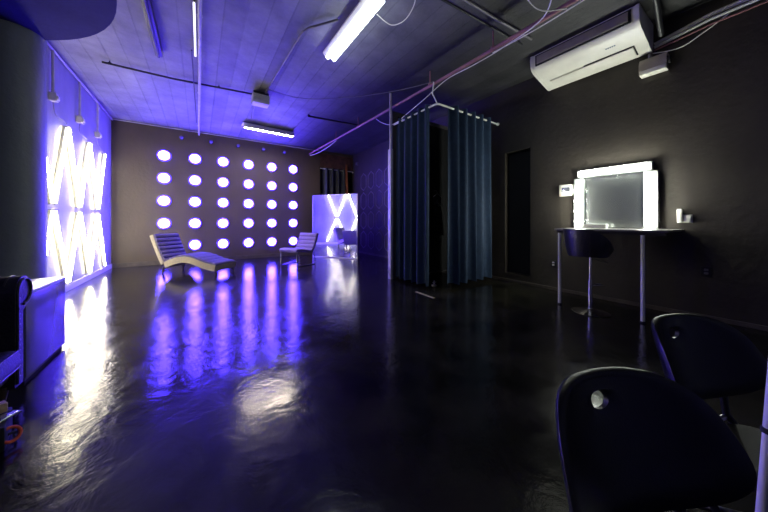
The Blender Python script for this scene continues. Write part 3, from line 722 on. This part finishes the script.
# ------------------------------------------------------------------ folding chairs at the right
def folding_chair(label, loc, rz, rec, zc):
    t = thing('folding_chair', label, 'chair', (loc[0], loc[1], 0), rz, 'black plastic folding chairs')
    Wd, Hh, n_, tp, cu, hd = .478, .298, 3.02, .281, .471, .065
    cy, sy = math.cos(rec), math.sin(rec)
    def to3(a, bb, off=0):
        ly = cu * a * a * 4 + off; lz = bb
        return Vector((a, ly * cy - lz * sy, zc + ly * sy + lz * cy))
    bm = bmesh.new(); NT = 72; NR = 12; hz = Hh / 2 - hd
    rings = []
    for side in (0, 1):
        g = []
        for k in range(NR + 1):
            f = k / NR; row = []
            for i in range(NT):
                th = 2 * PI * i / NT; c, s = math.cos(th), math.sin(th)
                oa = math.copysign(abs(c) ** (2 / n_), c) * Wd / 2; ob = math.copysign(abs(s) ** (2 / n_), s) * Hh / 2
                oa *= (1 - tp * ob / Hh)
                ia = .027 * c; ib = hz + .019 * s
                a = ia + (oa - ia) * f; bb = ib + (ob - ib) * f
                rim = max(0, 1 - (1 - f) * NR / 2.2) ; th_ = .011 * math.sqrt(max(0, 1 - rim ** 2)) + .0005
                if k == 0: th_ = .006
                if k >= NR - 3: th_ = .013 * math.sqrt(max(0.002, 1 - ((k - NR + 3) / 3) ** 2))
                row.append(bm.verts.new(to3(a, bb, th_ if side else -th_)))
            g.append(row)
        rings.append(g)
    for side in (0, 1):
        for k in range(NR):
            for i in range(NT):
                j = (i + 1) % NT; bm.faces.new((rings[side][k][i], rings[side][k][j], rings[side][k + 1][j], rings[side][k + 1][i]))
    for k in (0, NR):
        for i in range(NT):
            j = (i + 1) % NT; bm.faces.new((rings[0][k][i], rings[0][k][j], rings[1][k][j], rings[1][k][i]))
    b = MB(); b._add(bm); b.build('backrest', M_blackpl, t)
    # seat: rounded plate dished in the middle
    bm = bmesh.new(); g2 = []
    ys = zc * 0 + .02
    for side in (0, 1):
        g = []
        for k in range(9):
            f = k / 8; row = []
            for i in range(48):
                th = 2 * PI * i / 48; c, s = math.cos(th), math.sin(th)
                a = math.copysign(abs(c) ** .6, c) * .20 * f; y = math.copysign(abs(s) ** .6, s) * .195 * f
                row.append(bm.verts.new((a, .25 + y, .445 - .018 * (1 - f * f) + .02 * (y / .195) - side * .016 * (1 - f ** 8 * .8))))
            g.append(row)
        g2.append(g)
    for side in (0, 1):
        for k in range(8):
            for i in range(48):
                j = (i + 1) % 48
                if k == 0:
                    bm.faces.new((g2[side][1][i], g2[side][1][j], g2[side][0][0])); continue
                bm.faces.new((g2[side][k][i], g2[side][k][j], g2[side][k + 1][j], g2[side][k + 1][i]))
    for i in range(48):
        j = (i + 1) % 48; bm.faces.new((g2[0][8][i], g2[0][8][j], g2[1][8][j], g2[1][8][i]))
    loose = [v for v in bm.verts if not v.link_faces]; bmesh.ops.delete(bm, geom=loose, context='VERTS')
    b = MB(); b._add(bm); b.build('seat', M_blackpl, t)
    for s in (-1, 1):
        x = s * .165
        top = to3(s * .15, -.06, -.016)
        MB().tube([top, Vector((x, .05, .44)), Vector((x, .40, 0.01))], .011, 10).build('front_leg', M_blackpl, t)
        MB().tube([(s * .145, .36, .415), (s * .145, .10, .25), (s * .145, -.10, .01)], .010, 10).build('rear_leg', M_blackpl, t)
    MB().tube([(-.165, .345, .07), (.165, .345, .07)], .008, 8).build('stretcher', M_blackpl, t)
    MB().tube([(-.145, -.06, .06), (.145, -.06, .06)], .008, 8).build('stretcher', M_blackpl, t)
    MB().tube([(-.165, .05, .43), (.165, .05, .43)], .009, 8).build('hinge_bar', M_steel, t)
    return t
folding_chair('nearer black plastic folding chair with a round hole in its backrest', (.787, .227), 2.825, .284, .641)
folding_chair('farther black plastic folding chair behind the nearer one, cut by frame edge', (1.469, .211), 2.823, .25, .651)

# pole at the right edge
t = thing('light_stand', 'white pole leaning at the right edge beside the folding chairs', 'pole', (0, 0, 0))
F = Vector((math.sin(math.radians(34.3)), math.cos(math.radians(34.3)), 0)); R = Vector((F.y, -F.x, 0))
def cp(px, py, dep): return F * dep + R * ((px - 384) / 270 * dep) + Vector((0, 0, 1.15 - (py - 222) / 270 * dep))
a = cp(772.5, 400, .64); c = cp(763, 512, .64); u = (a - c).normalized()
bot = c - u * (c.z / u.z); top = c + u * 1.35
t.location = bot
MB().tube([Vector((0, 0, .01)), top - bot], .0105, 14).build('pole', M_whitemetal, t)
kk = cp(769, 431, .64) - bot
MB().tube([kk - u * .006, kk + u * .006], .0125, 12).build('collar', M_black, t)
MB().lathe([(0, 0), (.028, 0), (.026, .02), (.018, .04), (0, .04)], 16).build('rubber_foot', M_black, t)
